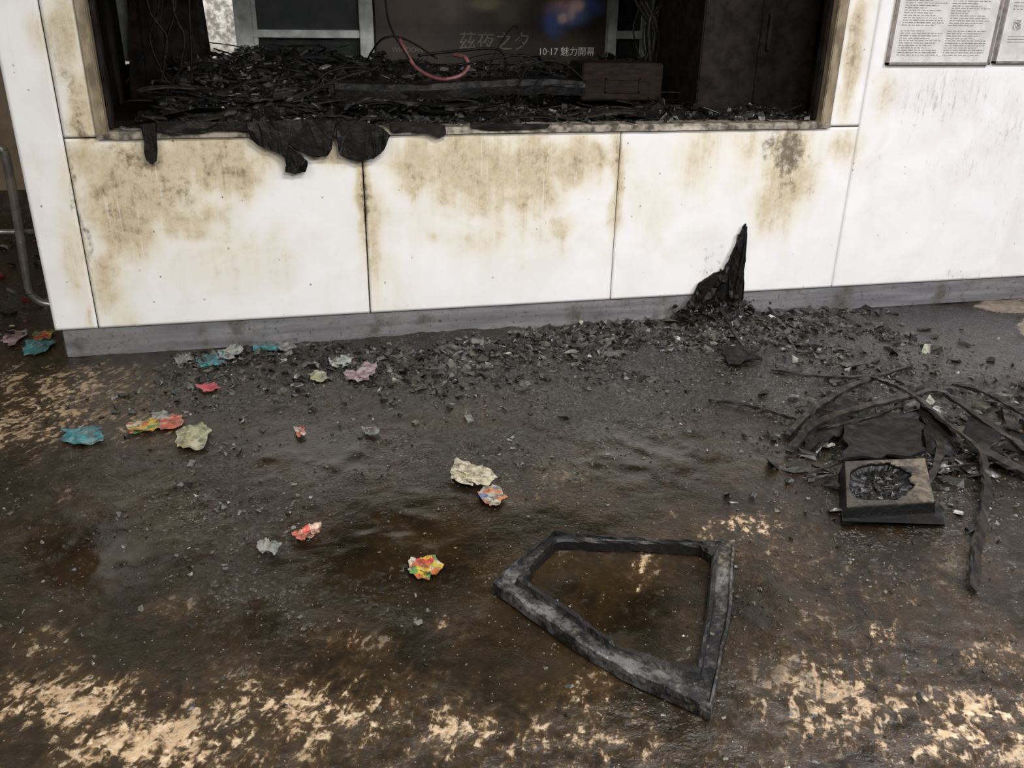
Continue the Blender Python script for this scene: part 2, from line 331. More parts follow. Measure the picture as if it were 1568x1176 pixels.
# ------------------------------------------------------------------ rubble shards
CUBE=np.array([[-1,-1,-1],[1,-1,-1],[1,1,-1],[-1,1,-1],[-1,-1,1],[1,-1,1],[1,1,1],[-1,1,1]],float)
QF=np.array([[0,3,2,1],[4,5,6,7],[0,1,5,4],[1,2,6,5],[2,3,7,6],[3,0,4,7]])
def shards(name,pos,size,flat,cols,mat,parent=None,tilt=.35):
    n=len(pos); V=CUBE[None]*(1+rng.normal(0,.36,(n,8,3)))
    V[:,4:,:2]*=rng.uniform(.3,1,(n,1,1))
    sz=size[:,None]*np.stack([rng.uniform(.5,1.6,n),rng.uniform(.4,1.,n),flat*rng.uniform(.5,1.5,n)],-1)
    V=V*sz[:,None,:]*.5
    a=rng.uniform(0,2*math.pi,n); tl=rng.normal(0,tilt,(n,2))
    def rot(V,i,j,ang):
        c,s=np.cos(ang)[:,None],np.sin(ang)[:,None]; p,q=V[:,:,i].copy(),V[:,:,j].copy()
        V[:,:,i]=c*p-s*q; V[:,:,j]=s*p+c*q
    rot(V,1,2,tl[:,0]); rot(V,0,2,tl[:,1]); rot(V,0,1,a)
    V+=pos[:,None,:]; Fc=(QF[None]+8*np.arange(n)[:,None,None]).reshape(-1,4)
    o=mk(name,V.reshape(-1,3),Fc.tolist(),mat,parent); cattr(o,'tint',np.repeat(cols,8,0)); return o
def greys(n,lo,hi,pw=2.5,warm=.9,fl_=0.02):
    k=lo+(hi-lo)*rng.uniform(0,1,n)**pw; k=np.where(rng.uniform(0,1,n)<fl_,rng.uniform(.2,.45,n),k)
    return np.stack([k,k*(.96+.07*rng.uniform(0,1,n)),k*(warm-.12*rng.uniform(0,1,n))],-1)
FD=empty('fire_debris')
N=170000; px=rng.uniform(-2.6,4.6,N); py=rng.uniform(-2.9,-.02,N)
g_=blobs_floor(GRAV,px,py)*(1-.8*blobs_floor(SLUDGE,px,py))*(1-.6*np.clip(blobs_floor(WET,px,py),0,1)); cl_=np.clip((fbm(px*6,py*6,21,5)-.46)*7,0,1)
dens=np.maximum(g_*cl_*.42,.007)
k=rng.uniform(0,1,N)<dens; px,py=px[k],py[k]; n=len(px); near=np.clip((py+1.3)/1.2,0,1)
sz=.0035+.0125*rng.uniform(0,1,n)**2.2+.022*(rng.uniform(0,1,n)<.03*near)
shards('fine_rubble',np.stack([px,py,zf(px,py)+sz*.06],-1),sz,np.full(n,.40),greys(n,.010,.17,2.2,.90,.015),RUB,FD)
n=13000; px=np.where(rng.uniform(0,1,n)<.6,rng.uniform(.2,2.9,n),rng.uniform(-.95,2.9,n)); py=-.03-np.abs(rng.normal(0,.27,n)); k=fbm(px*2.6,py*4,33,4)>.43; px,py=px[k],py[k]; n=len(px)
sz=.006+.040*rng.uniform(0,1,n)**4.5
shards('wallside_rubble',np.stack([px,py,zf(px,py)+sz*.08],-1),sz,np.full(n,.36),greys(n,.006,.11,2.6,.90,.006),RUB,FD)
n=900; px=rng.uniform(-4,-1.2,n); py=rng.uniform(.0,2.6,n); sz=.012+.045*rng.uniform(0,1,n)**3
cl=greys(n,.01,.12,2,.8,.02); cl[rng.uniform(0,1,n)<.06]=(.25,.03,.03)
shards('passage_rubble',np.stack([px,py,.012+.0*px],-1),sz,np.full(n,.3),cl,RUB,FD)

# ------------------------------------------------------------------ flattened wrappers and papers
def paper_mat(name,cols,vs=38):
    m=MT(name); p=m.pos()
    mp=m.n('ShaderNodeVectorMath',operation='ADD'); m.l(p,mp.inputs[0]); sc_=m.n('ShaderNodeVectorMath',operation='SCALE')
    tn=m.n('ShaderNodeTexNoise'); tn.inputs['Scale'].default_value=30; m.l(p,tn.inputs['Vector']); m.l(tn.outputs['Color'],sc_.inputs[0]); sc_.inputs['Scale'].default_value=.05; m.l(sc_.outputs[0],mp.inputs[1])
    r=m.n('ShaderNodeValToRGB'); r.color_ramp.interpolation='CONSTANT'; m.l(m.sep(m.vor(mp.outputs[0],vs,'F1','Color')),r.inputs[0])
    e=r.color_ramp.elements
    while len(e)<len(cols): e.new(.5)
    for i,c in enumerate(cols): e[i].position=i/len(cols); e[i].color=(*[q*.85+.01 for q in c],1)
    n=m.noise(p,40,5,.7); c=m.mix(m.ss(n,.45,.66,0,.9),r.outputs[0],(.045,.035,.022))
    m.set(c,.28,0,.5); m.bump(n,.3,.003); return m.m
TEAL=[(.015,.15,.18),(.02,.22,.25),(.10,.22,.23),(.02,.11,.13)]
PWHITE=[(.36,.38,.35),(.27,.30,.28),(.22,.27,.27),(.32,.31,.26)]
PINKS=[(.27,.17,.20),(.22,.13,.17),(.33,.27,.28)]
MULTI=[(.42,.03,.02),(.42,.28,.03),(.08,.18,.04),(.38,.34,.28),(.38,.09,.02),(.33,.28,.04)]
REDS=[(.42,.05,.03),(.38,.09,.05),(.40,.24,.17)]
YELG=[(.26,.24,.10),(.33,.31,.18),(.18,.19,.10),(.36,.34,.26)]
CRM=[(.42,.38,.27),(.34,.31,.21),(.46,.42,.32),(.26,.22,.14)]
GRY=[(.16,.17,.15),(.10,.11,.10),(.22,.22,.20)]
BLM=[(.36,.33,.28),(.09,.12,.24),(.38,.15,.06),(.28,.27,.22)]
PMS={}
def wrapper(u0,v0,u1,v1,key,cols,ht=.008,name='crumpled_wrapper'):
    if key not in PMS: PMS[key]=paper_mat('wrapper_'+key,cols)
    c=fl((u0+u1)/2,(v0+v1)/2); c[1]=min(c[1],-.05) if c[0]>xE else c[1]
    w=np.linalg.norm(fl(u1,(v0+v1)/2)-fl(u0,(v0+v1)/2))/2*.92; d=abs(fl((u0+u1)/2,v1)[1]-fl((u0+u1)/2,v0)[1])/2
    s=random.randint(0,9999); V=[];Fc=[]; ang=random.uniform(-.5,.5)
    np_=random.choice([1,2,2])
    z0=max(0,float(zf(np.array(c[0]),np.array(c[1]))))+.006
    for piece in range(np_):
        pc=c.copy(); kw,kd=w,d
        if np_==2:
            kw,kd=w*.66,d*.72; sgn=1 if piece else -1; pc=c+np.array([sgn*w*.34,sgn*d*.18*random.choice([-1,1]),0])
        a=ang+piece*random.uniform(.4,1.2); n=16; base=len(V)
        crs=[(random.uniform(0,math.pi),random.uniform(-.5,.5),random.uniform(.3,1)) for _ in range(5)]
        for i in range(n):
            for j in range(n):
                x=-1+2*i/(n-1); y=-1+2*j/(n-1)
                ex=1+.40*(float(vn(y*2.1+s,3.1,s+piece))-.5)*abs(x); ey=1+.44*(float(vn(x*2.3+s,7.1,s+piece))-.5)*abs(y)
                x2,y2=x*ex,y*ey; x2+=.10*y*math.sin(s)
                if x*y>0 and abs(x)+abs(y)>1.45: x2*=.80;y2*=.80
                h=0
                for (ca,of,am) in crs: h+=am*max(0,1-abs(x*math.cos(ca)+y*math.sin(ca)-of)*2.4)
                h=h*ht*.55+.3*ht*float(vn(x*4+s,y*4,s+2))+.5*ht*max(0,abs(x)-.6)*float(vn(y*2+s,1,s))*3
                V.append((pc[0]+kw*.95*(x2*math.cos(a)-y2*math.sin(a)),pc[1]+kd*.95*(x2*math.sin(a)+y2*math.cos(a)),z0+h+piece*.004))
        for i in range(n-1):
            for j in range(n-1):
                q=base+i*n+j; Fc.append((q,q+n,q+n+1,q+1))
    o=mk(name,V,Fc,PMS[key],None,False)
    md=o.modifiers.new('t','SOLIDIFY'); md.thickness=.001
    return o
for a in [(300,543,346,572,'teal',TEAL),(335,533,372,556,'white',PWHITE),(386,528,430,543,'teal',TEAL),(410,514,452,534,'grey',GRY),(503,549,541,572,'white',PWHITE),
  (527,559,580,591,'pink',PINKS),(474,571,502,587,'yelg',YELG),(303,589,336,602,'redd',[(.33,.03,.05),(.38,.06,.08)]),(94,656,160,684,'teal',TEAL),
  (196,640,246,667,'multi',MULTI),(238,637,282,660,'red',REDS),(268,651,323,692,'yelg',YELG),(452,656,468,672,'red2',[(.42,.38,.32),(.42,.10,.05)]),
  (686,708,756,752,'cream',CRM),(732,744,774,779,'bluem',BLM),(449,808,491,831,'red',REDS),(392,828,431,856,'grey',GRY),(623,847,678,890,'multi',MULTI),
  (34,520,84,544,'teal',TEAL),(5,508,40,530,'pink',PINKS),(50,508,84,524,'multi',MULTI),(230,632,262,650,'grey',GRY),(555,655,582,672,'grey',GRY),(268,540,296,562,'grey',GRY)]:
    wrapper(*a)

# ------------------------------------------------------------------ bent window frame lying on the floor
BF=[((846,815),(852,830)),((960,823),(965,831)),((1075,829),(1070,838)),((1126,827),(1090,850)),((1120,940),(1081,935)),((1089,1090),(1067,1020)),
    ((1040,1068),(1012,1012)),((960,1030),(945,987)),((870,975),(887,942)),((752,893),(804,890)),((798,852),(824,858))]
def frame_ring():
    pairs=[(fl(*a,.03),fl(*b,.03)) for a,b in BF]; st=[]
    for i in range(len(pairs)):
        o0,i0=pairs[i]; o1,i1=pairs[(i+1)%len(pairs)]
        for k in range(10):
            t=k/10; st.append((o0*(1-t)+o1*t,i0*(1-t)+i1*t))
    prof=[(0,.0),(0,.018),(.04,.030),(.14,.032),(.20,.022),(.70,.018),(.76,.034),(.92,.034),(1,.026),(1,.0)]
    P=np.zeros((len(st)+1,len(prof),3)); T=np.zeros((len(st)+1,len(prof)))
    for i in range(len(st)+1):
        o_,n_=st[i%len(st)]; w=fbm(o_[0]*9,o_[1]*9,4)-.5
        lift=.014*max(0,fbm(o_[0]*2,o_[1]*2,8)-.4)
        for j,(t,z) in enumerate(prof):
            p=o_*(1-t)+n_*t; P[i,j]=(p[0]+.012*w+.004*(vn(o_[0]*60,o_[1]*60+j,16)-.5),p[1]+.012*w+.004*(vn(o_[0]*60,o_[1]*60+j,26)-.5),.002+z+lift*(z>0)+.009*(vn(o_[0]*34,o_[1]*34+j,6)-.5)*(z>0))
            T[i,j]=t
    return P,T
Pf,Tf=frame_ring()
o=gridmesh('bent_window_frame',Pf,None,None,False); attr(o,'across',Tf.ravel())
m=MT('scorched_frame_metal'); p=m.pos(); n1=m.noise(p,7,7,.75); n2=m.noise(p,45,6,.7)
gn=m.n('ShaderNodeNewGeometry'); sx=m.n('ShaderNodeSeparateXYZ'); m.l(gn.outputs['Position'],sx.inputs[0])
front=m.ss(sx.outputs[1],-1.80,-1.95)  # lighter grey reflections of the front bar are painted into its colour
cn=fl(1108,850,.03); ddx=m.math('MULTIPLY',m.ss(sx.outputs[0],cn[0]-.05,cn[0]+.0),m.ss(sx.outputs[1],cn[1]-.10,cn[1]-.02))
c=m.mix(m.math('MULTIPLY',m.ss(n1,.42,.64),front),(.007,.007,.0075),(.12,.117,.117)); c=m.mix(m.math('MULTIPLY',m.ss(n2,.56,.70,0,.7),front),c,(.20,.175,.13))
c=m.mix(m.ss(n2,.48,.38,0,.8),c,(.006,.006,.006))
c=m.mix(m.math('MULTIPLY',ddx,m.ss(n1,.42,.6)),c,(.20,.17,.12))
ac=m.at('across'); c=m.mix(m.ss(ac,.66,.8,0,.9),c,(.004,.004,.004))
m.set(c,m.ss(n2,.3,.7,.5,.25),.25,.5); m.bump(n2,.9,.004); o.data.materials.append(m.m)

# ------------------------------------------------------------------ burnt box with melted opening
BX=empty('burnt_monitor_casing')
HT=.058
q=[fl(1293,706,HT),fl(1417,701,HT),fl(1432,768,HT),fl(1296,776,HT)]
def quadpt(a,b):
    s,t=(a+1)/2,(b+1)/2
    return q[3]*(1-s)*(1-t)+q[2]*s*(1-t)+q[1]*s*t+q[0]*(1-s)*t
NS=96; V=[];Fc=[]; m7=8
for i in range(NS):
    a=2*math.pi*i/NS; ca,sa=math.cos(a),math.sin(a); k=1/max(abs(ca),abs(sa))
    outer=quadpt(ca*k,sa*k)
    r=1+(.34 if ca>.2 else .08)*(float(fbm(math.cos(a)*4+5,math.sin(a)*4,3,3))-.5)
    kk=(abs(ca)**3.0+abs(sa)**3.0)**(-1/3.0)
    inn=quadpt(-.15+(.75 if ca<0 else .68)*ca*r*kk,.03+.82*sa*min(r,1.06)*kk)
    mid=(outer+inn)/2+np.array([0,0,.002]); lip=inn*.8+mid*.2+np.array([0,0,-.001])
    dn=rng.normal(0,.003)
    V+= [np.array([outer[0]+.012*ca,outer[1]+.012*sa,0.002]),outer-np.array([0,0,.006]),outer*.985+quadpt(0,0)*.015,mid,lip,inn-np.array([0,0,.005]),inn-np.array([0,0,.014]),inn*.88+quadpt(-.17,.03)*.12-np.array([0,0,.024+dn])]
for i in range(NS):
    j=(i+1)%NS
    for k in range(m7-1): Fc.append((i*m7+k,j*m7+k,j*m7+k+1,i*m7+k+1))
cc=len(V); V.append(quadpt(-.17,.03)-np.array([0,0,.028]))
for i in range(NS): Fc.append((i*m7+m7-1,((i+1)%NS)*m7+m7-1,cc))
cas=mk('casing_shell',V,Fc,None,BX)
m=MT('melted_casing'); p=m.pos(); n1=m.noise(p,14,5,.65); n2=m.noise(p,50,5,.65); g=m.n('ShaderNodeNewGeometry'); s3=m.n('ShaderNodeSeparateXYZ'); m.l(g.outputs['Position'],s3.inputs[0])
xm=fl(1385,740,HT)[0]; rt=m.ss(s3.outputs[0],xm-.06,xm+.03,.25,1.)
up=m.ss(s3.outputs[2],HT-.005,HT-.001); c=m.mix(m.math('MULTIPLY',m.ss(n1,.32,.58),rt),(.015,.014,.0125),(.125,.10,.068)); c=m.mix(m.ss(n2,.48,.64,0,.8),c,(.014,.012,.010)); c=m.mix(up,(.003,.003,.003),c)
m.set(c,.34,0,.35); m.bump(n2,.8,.006); cas.data.materials.append(m.m)
P=np.array([quadpt(*z_)-np.array([0,0,.024]) for z_ in np.stack([rng.uniform(-.75,.30,120),rng.uniform(-.5,.6,120)],-1)])
shards('charred_innards',P,.005+.018*rng.uniform(0,1,120)**2,np.full(120,.35),greys(120,.003,.014,2,.9,.0),RUB,BX)
V=[]
for z in (.0,.02):
    for (u,v) in ((1288,782),(1440,776),(1447,803),(1290,798)): V.append(fl(u,v,z))
mk('base_lip',V,[(3,2,1,0),(4,5,6,7),(0,1,5,4),(1,2,6,5),(2,3,7,6),(3,0,4,7)],CHAR,BX)
def slab(name,corn,th,mat,parent,sub=8,warp=.01):
    c=[np.array(x,float) for x in corn]; S_,T_=np.meshgrid(np.linspace(0,1,sub*2),np.linspace(0,1,sub*2),indexing='ij')
    P=(c[0][None,None]*((1-S_)*(1-T_))[...,None]+c[1]*(S_*(1-T_))[...,None]+c[2]*(S_*T_)[...,None]+c[3]*((1-S_)*T_)[...,None])
    s=random.random()*50; P[...,2]+=warp*(fbm(S_*3+s,T_*3,2)-.3)
    P[...,0]+=warp*1.5*(vn(T_*6+s,S_*2,4)-.5); P[...,1]+=warp*1.5*(vn(S_*6+s,T_*2,5)-.5)
    o=gridmesh(name,P,mat,parent,False); md=o.modifiers.new('t','SOLIDIFY'); md.thickness=th; return o
slab('rear_panel',[fl(1292,700,.05),fl(1418,697,.05),fl(1405,628,.02),fl(1300,642,.02)],.010,CHAR,BX,10,.03)

# ------------------------------------------------------------------ burnt chair frame
CH=empty('burnt_chair_frame')
def pl(lst): return [fl(u,v,z) for u,v,z in lst]
def bar(nm,pts,w,h,tw=0.): sweep(nm,pl(pts),w,h,STRIP,CH,jit=.002,tw=tw)
bar('bar_1',[(1208,694,.01),(1240,656,.05),(1300,630,.09),(1402,604,.11)],.028,.014)
bar('bar_2',[(1335,578,.06),(1365,588,.09),(1402,608,.11),(1450,648,.09),(1500,692,.06),(1510,740,.03),(1503,800,.015),(1488,903,.008)],.030,.012,.8)
bar('bar_3',[(1462,588,.04),(1510,600,.06),(1545,620,.05),(1580,640,.03)],.038,.012)
bar('bar_4',[(1205,668,.01),(1240,632,.03),(1290,598,.05),(1340,578,.06)],.024,.014)
bar('bar_5',[(1480,680,.06),(1535,705,.05),(1590,735,.02)],.045,.014)
bar('bar_6',[(1408,620,.02),(1430,660,.03),(1490,690,.03),(1560,720,.01),(1600,726,.01)],.03,.012,1.)
bar('bar_7',[(1085,612,.010),(1150,622,.012),(1215,640,.012),(1262,655,.015)],.016,.010)
bar('bar_8',[(1400,606,.10),(1440,600,.08),(1500,640,.05),(1590,700,.03)],.024,.012)
bar('bar_9',[(1425,640,.05),(1440,690,.04),(1420,740,.03)],.024,.010)
bar('bar_10',[(1180,566,.008),(1260,576,.012),(1340,575,.02),(1395,560,.01)],.016,.010)
bar('bar_11',[(1540,625,.02),(1560,680,.04),(1600,700,.03)],.03,.010)
bar('bar_12',[(1250,655,.03),(1330,640,.05),(1385,618,.10)],.014,.008)
for i in range(9):
    u,v=rng.uniform(1230,1560),rng.uniform(600,720)
    bar('wire_%d'%i,[(u,v,.01),(u+rng.normal(0,25),v+rng.normal(0,12),.04),(u+rng.normal(0,50),v+rng.normal(0,16),.03),(u+rng.normal(0,80),v+rng.normal(0,20),.008)],.006,.006)
slab('seat_pan_remnant',[fl(1405,612,.1),fl(1455,650,.08),fl(1478,695,.01),fl(1425,698,.01)],.006,CHAR,CH,6,.03)
slab('torn_sheet',[fl(1240,622,.02),fl(1310,610,.04),fl(1290,668,.012),fl(1225,690,.01)],.005,CHAR,CH,6,.03)
slab('torn_sheet_2',[fl(1480,640,.03),fl(1560,655,.05),fl(1590,700,.012),fl(1500,690,.01)],.005,CHAR,CH,6,.04)
n=1100; uu=rng.normal(1410,100,n); vv=rng.normal(655,60,n); P=np.array([fl(a,b,.006) for a,b in zip(uu,vv)])
shards('charred_scraps',P,.008+.055*rng.uniform(0,1,n)**4,np.full(n,.22),greys(n,.006,.08,2,.88,.015),RUB,FD)

# ------------------------------------------------------------------ burnt material stuck to the wall / melted over the sill
def cutout(name,pts,y,th,mat,parent=None,rag=.006,sub=6,bulge=.0,cuts=1):
    w=[wp(u,v,y) for u,v in pts]; out=[]
    for i in range(len(w)):
        a,b=w[i],w[(i+1)%len(w)]
        for k in range(sub):
            t=k/sub; p=a*(1-t)+b*t; out.append(p+np.array([rng.normal(0,rag*.5),0,rng.normal(0,rag*.5)]))
    bm=bmesh.new(); vs=[bm.verts.new(p) for p in out]; fc=bm.faces.new(vs)
    bmesh.ops.triangulate(bm,faces=[fc]); bmesh.ops.subdivide_edges(bm,edges=bm.edges[:],cuts=cuts)
    for v_ in bm.verts: v_.co.y+= -bulge*float(fbm(v_.co.x*28,v_.co.z*28,3))
    me=bpy.data.meshes.new(name); bm.to_mesh(me); bm.free(); me.materials.append(mat)
    o=link(bpy.data.objects.new(name,me),parent); md=o.modifiers.new('t','SOLIDIFY'); md.thickness=th; md.offset=0; return o
MP=empty('melted_plastic_drips')
cutout('drip_mass_1',[(378,186),(384,212),(402,224),(432,236),(440,248),(436,262),(452,266),(468,262),(470,246),(452,232),(440,222),(446,221),(462,232),(480,242),(498,238),(508,226),(502,208),(514,206),(520,236),(545,246),(572,242),(588,228),(597,206),(585,194),(560,186),(470,182)],-.022,.008,CHAR,MP,.002,4,.03,2)
cutout('drip_mass_2',[(219,190),(238,188),(240,215),(241,245),(232,251),(224,245),(221,218)],-.022,.008,CHAR,MP,.003,3,.015)
cutout('drip_mass_3',[(596,186),(680,190),(682,206),(672,212),(655,204),(630,200),(600,203)],-.02,.008,CHARB,MP,.003,3,.015)
cutout('drip_mass_4',[(720,188),(840,190),(838,196),(760,200),(722,196)],-.02,.006,CHARB,MP,.002,3,.01)
cutout('drip_mass_5',[(240,186),(380,186),(384,200),(330,198),(300,204),(260,206),(242,200)],-.019,.008,CHAR,MP,.004,3,.015)
BW=empty('charred_cable_bundle')
cutout('scorched_wedge',[(1139,340),(1142,352),(1138,400),(1134,450),(1130,478),(1048,482),(1052,462),(1066,450),(1068,432),(1092,418),(1106,410),(1120,388),(1130,360)],-.006,.008,CHAR,BW,.006,5,.03,2)
# crumpled folds in front of the wedge
for i,(u0,v0,u1,v1) in enumerate([(1134,360,1118,470),(1124,392,1096,470),(1108,415,1070,472),(1078,435,1054,476),(1132,420,1126,482)]):
    sweep('charred_fold_%d'%i,[wp(u0,v0,-.02),wp((u0+u1)/2+rng.normal(0,3),(v0+v1)/2,-.035),wp(u1,v1,-.05)],.022,.018,CHAR,BW,jit=.005,sub=6,tw=1.)
n=520; P=np.stack([rng.normal(wp(1092,470)[0],.085,n),-.02-np.abs(rng.normal(0,.055,n)),np.zeros(n)],-1); P[:,2]=np.clip(.13*rng.uniform(0,1,n)*np.clip(1+P[:,1]*9,0,1),.012,.2)
shards('charred_lumps',P,.014+.035*rng.uniform(0,1,n)**2,np.full(n,.4),greys(n,.004,.022,2,.9,.0),RUB,BW)
sweep('fallen_bar',[fl(1102,470,.08),fl(1122,505,.03),fl(1150,548,.012)],.016,.008,STRIP,BW,jit=.001)
slab('fallen_scrap',[fl(1100,538,.012),fl(1150,530,.02),fl(1158,552,.01),fl(1112,562,.01)],.006,CHAR,BW,5,.04)

# ------------------------------------------------------------------ tube railing beyond the corner
TR=empty('tube_railing')
yr=.75
rp=[wp(-150,226,yr),wp(-20,226,yr),wp(2,228,yr),wp(11,250,yr),wp(24,320,yr),wp(42,430,yr),wp(52,455,yr),wp(75,466,yr),wp(130,470,yr)]
sweep('looped_tube',rp,.042,.042,TUBE,TR,12,True)
ra=wp(-200,357,yr+.05); rb=wp(62,355,yr+.05); sweep('middle_tube',[ra,rb],.028,.028,TUBE,TR,10,True,sub=3)
lx=wp(-120,300,yr)[0]; sweep('post',[np.array([lx,yr,.0]),np.array([lx,yr,wp(-120,226,yr)[2]])],.04,.04,TUBE,TR,12,True,sub=3)
box('wall_back_passage',-8,xE-.0,3.0,3.1,0,3.2,DARKWALL,None,0)
box('baseboard_back_passage',-8,xE,2.98,3.0,0,.15,GAP,None,0)

# ------------------------------------------------------------------ kiosk interior contents
CT=empty('burnt_counter')
box('counter_top',KX0+.02,KX1-.02,.142,.62,.80,.86,CHARB,CT,.006)
box('rear_counter_top',KX0+.02,KX1-.02,1.05,KY-.06,.80,.86,CHARB,CT,.006)
box('counter_front',KX0+.02,KX1-.02,.58,.60,.0,.80,CHARB,CT,.004); box('rear_counter_front',KX0+.02,KX1-.02,1.06,1.09,.0,.80,CHARB,CT,.004)
def hz(x,y):
    h=.90+.10*(fbm(x*3,y*3,41,3)-.4)+.15*np.clip(fbm(x*9,y*9,43,4)-.42,0,1)+.08*np.clip(fbm(x*22,y*22,45,3)-.45,0,1)
    h=h+.12*np.clip((y-1.1)/.9,0,1)-.08*np.exp(-((y-.85)/.2)**2)
    h=h+.07*np.exp(-((x+.2)/.5)**2)*np.clip(y/.5,0,1)
    return np.where(y<.12,np.clip(h,.945,.965+.02*np.clip(y/.12,0,1)),h)
xs=np.linspace(wl+.02,wr-.02,340); ys=np.linspace(.05,2.15,170); X,Y=np.meshgrid(xs,ys,indexing='ij')
gridmesh('charred_heap',np.stack([X,Y,hz(X,Y)],-1),CHAR,CT,False)
n=9000; px=rng.uniform(wl+.03,wr-.03,n); py=rng.uniform(.03,2.1,n); sz=.006+.05*rng.uniform(0,1,n)**4
shards('office_debris',np.stack([px,py,hz(px,py)+.004+.015*rng.uniform(0,1,n)**2],-1),sz,np.full(n,.28),greys(n,.004,.085,2.4,.98,.010),RUB,CT)
n=110; px=rng.uniform(wl+.1,wr-.1,n); py=rng.uniform(.15,1.9,n); sz=rng.uniform(.02,.08,n)
shards('ash_flakes',np.stack([px,py,hz(px,py)+.025],-1),sz,np.full(n,.06),greys(n,.03,.32,2.2,1.0,.06),RUB,CT,.5)
def tangle(name,cnt,wid,lenr,mat,thin=.25,up=.05,curl=1.):
    V=[];Fc=[]
    for c_ in range(cnt):
        x=rng.uniform(wl+.12,wr-.12); y=rng.uniform(.08,1.9); a=rng.uniform(-.6,.6)+(math.pi if rng.uniform()<.5 else 0); L=rng.uniform(*lenr); w=rng.uniform(*wid); ns=10
        p=np.array([x,y,float(hz(np.array(x),np.array(y)))+.01]); b0=len(V); da=rng.normal(0,.18)*curl; el=rng.uniform(0,.35)+up; roll_=rng.uniform(-.8,.8)
        for i in range(ns):
            d_=np.array([math.cos(a),math.sin(a)*.7,math.sin(el)*.8]); s_=np.array([-math.sin(a),math.cos(a),roll_*.7]); s_/=np.linalg.norm(s_)
            ww=w*(.7+.6*rng.uniform())
            u_=np.array([0,0,1.])*w*thin
            V+= [p+s_*ww/2,p-s_*ww/2,p-s_*ww/2-u_,p+s_*ww/2-u_]
            p=p+d_*L/ns; p[0]=min(max(p[0],wl+.04),wr-.04); p[1]=min(max(p[1],.05),2.1); a+=da+rng.normal(0,.15)*curl; el-=rng.uniform(.02,.12)
            p[2]=max(p[2],float(hz(np.array(p[0]),np.array(p[1])))+.004)
        for i in range(ns-1):
            q_=b0+4*i
            for k in range(4): Fc.append((q_+k,q_+(k+1)%4,q_+4+(k+1)%4,q_+4+k))
        Fc.append((b0,b0+1,b0+2,b0+3)); e=b0+4*(ns-1); Fc.append((e+3,e+2,e+1,e))
    return mk(name,V,Fc,mat,CT)
tangle('bent_strips',100,(.008,.024),(.12,.55),STRIP,.3,.15)
tangle('tangled_wires',130,(.003,.008),(.2,.7),CHAR,1.,.25,curl=2.2)
tangle('torn_sheets',80,(.04,.12),(.08,.28),CHAR,.03,.1)
tangle('ash_crusted_sheets',40,(.02,.08),(.05,.15),ASH,.04,0)
a=wp(512,128,.66); b=wp(893,124,.66)
xsn=np.linspace(a[0],b[0],60); prof=[(.62,-.072),(.615,-.03),(.62,.0),(.70,.006),(.78,.0),(.78,-.072)]
P=np.zeros((60,len(prof),3))
for i,x in enumerate(xsn):
    for j,(y,z) in enumerate(prof): P[i,j]=(x,y+.014*(fbm(x*14,j*3.1,77)-.5),b[2]+z+.018*(fbm(x*11,j*2.3,78)-.5)-.012*math.sin((x-a[0])*5))
gridmesh('fallen_shelf',P,CHAR,CT,False)
a=wp(893,97,.62); b=wp(1012,153,.62); WB=empty('scorched_wooden_box')
box('box_body',a[0],b[0],.62,.86,b[2],a[2],BROWN,WB,.006)
w_=b[0]-a[0]; hh=a[2]-b[2]
box('front_moulding_top',a[0]+.28*w_,a[0]+.72*w_,.614,.622,b[2]+.55*hh,b[2]+.60*hh,BROWN,WB,.001); box('front_moulding_bottom',a[0]+.28*w_,a[0]+.72*w_,.614,.622,b[2]+.2*hh,b[2]+.25*hh,BROWN,WB,.001)
box('front_moulding_left',a[0]+.28*w_,a[0]+.30*w_,.614,.622,b[2]+.2*hh,b[2]+.60*hh,BROWN,WB,.001); box('front_moulding_right',a[0]+.70*w_,a[0]+.72*w_,.614,.622,b[2]+.2*hh,b[2]+.60*hh,BROWN,WB,.001)
a=wp(1066,160,.42); b=wp(1235,160,.42)
TC=empty('burnt_cabinet'); box('cabinet_body',a[0],b[0],.42,1.0,.861,2.1,CHARB,TC,.006)
box('door_edge',(a[0]+b[0])/2-.004,(a[0]+b[0])/2+.004,.412,.421,.95,2.05,CHAR,TC,.001); box('cabinet_handle',(a[0]+b[0])/2+.03,(a[0]+b[0])/2+.045,.395,.421,1.25,1.42,STRIP,TC,.003)
sweep('drooping_board',[wp(520,165,.3),wp(560,150,.34),wp(640,158,.36),wp(760,165,.34)],.10,.01,CHAR,CT,jit=.003)
sweep('pink_hose',[wp(612,60,.9),wp(624,84,.85),wp(640,106,.8),wp(672,121,.72),wp(702,117,.7),wp(717,103,.72),(wp(712,88,.75)),wp(695,84,.8)],.020,.020,RED,None,10,True)
CB=empty('hanging_cables')
def cab(pts,w=.010):
    sweep('cable',[wp(*q_) for q_ in pts],w,w,CHAR,CB,6,True)
cab([(585,-120,1.1),(590,0,1.0),(602,50,.9),(640,110,.8)]); cab([(560,95,1.2),(585,60,1.0),(620,60,1.0),(670,90,.9)])
cab([(700,100,.7),(745,92,.7),(800,85,.7),(835,100,.7)]); cab([(640,85,.9),(700,78,.9),(760,75,.9),(775,95,.9),(770,120,.8)],.014)
cab([(470,150,.5),(500,112,.6),(560,104,.6),(620,128,.5)],.012); cab([(790,140,.5),(812,100,.6),(860,96,.6),(900,128,.5)],.01); cab([(250,150,.5),(285,100,.7),(340,98,.8),(370,130,.6)],.012)
cab([(745,110,.7),(770,60,.8),(790,40,.9),(800,70,.9)],.008)
for i in range(26):
    u=rng.uniform(985,1062); cab([(u+rng.normal(0,6),-160,1.1),(u+rng.normal(0,8),-20,1.1),(u+rng.normal(0,12),50,1.08),(u+rng.normal(0,10),125,1.05)],rng.uniform(.008,.04))
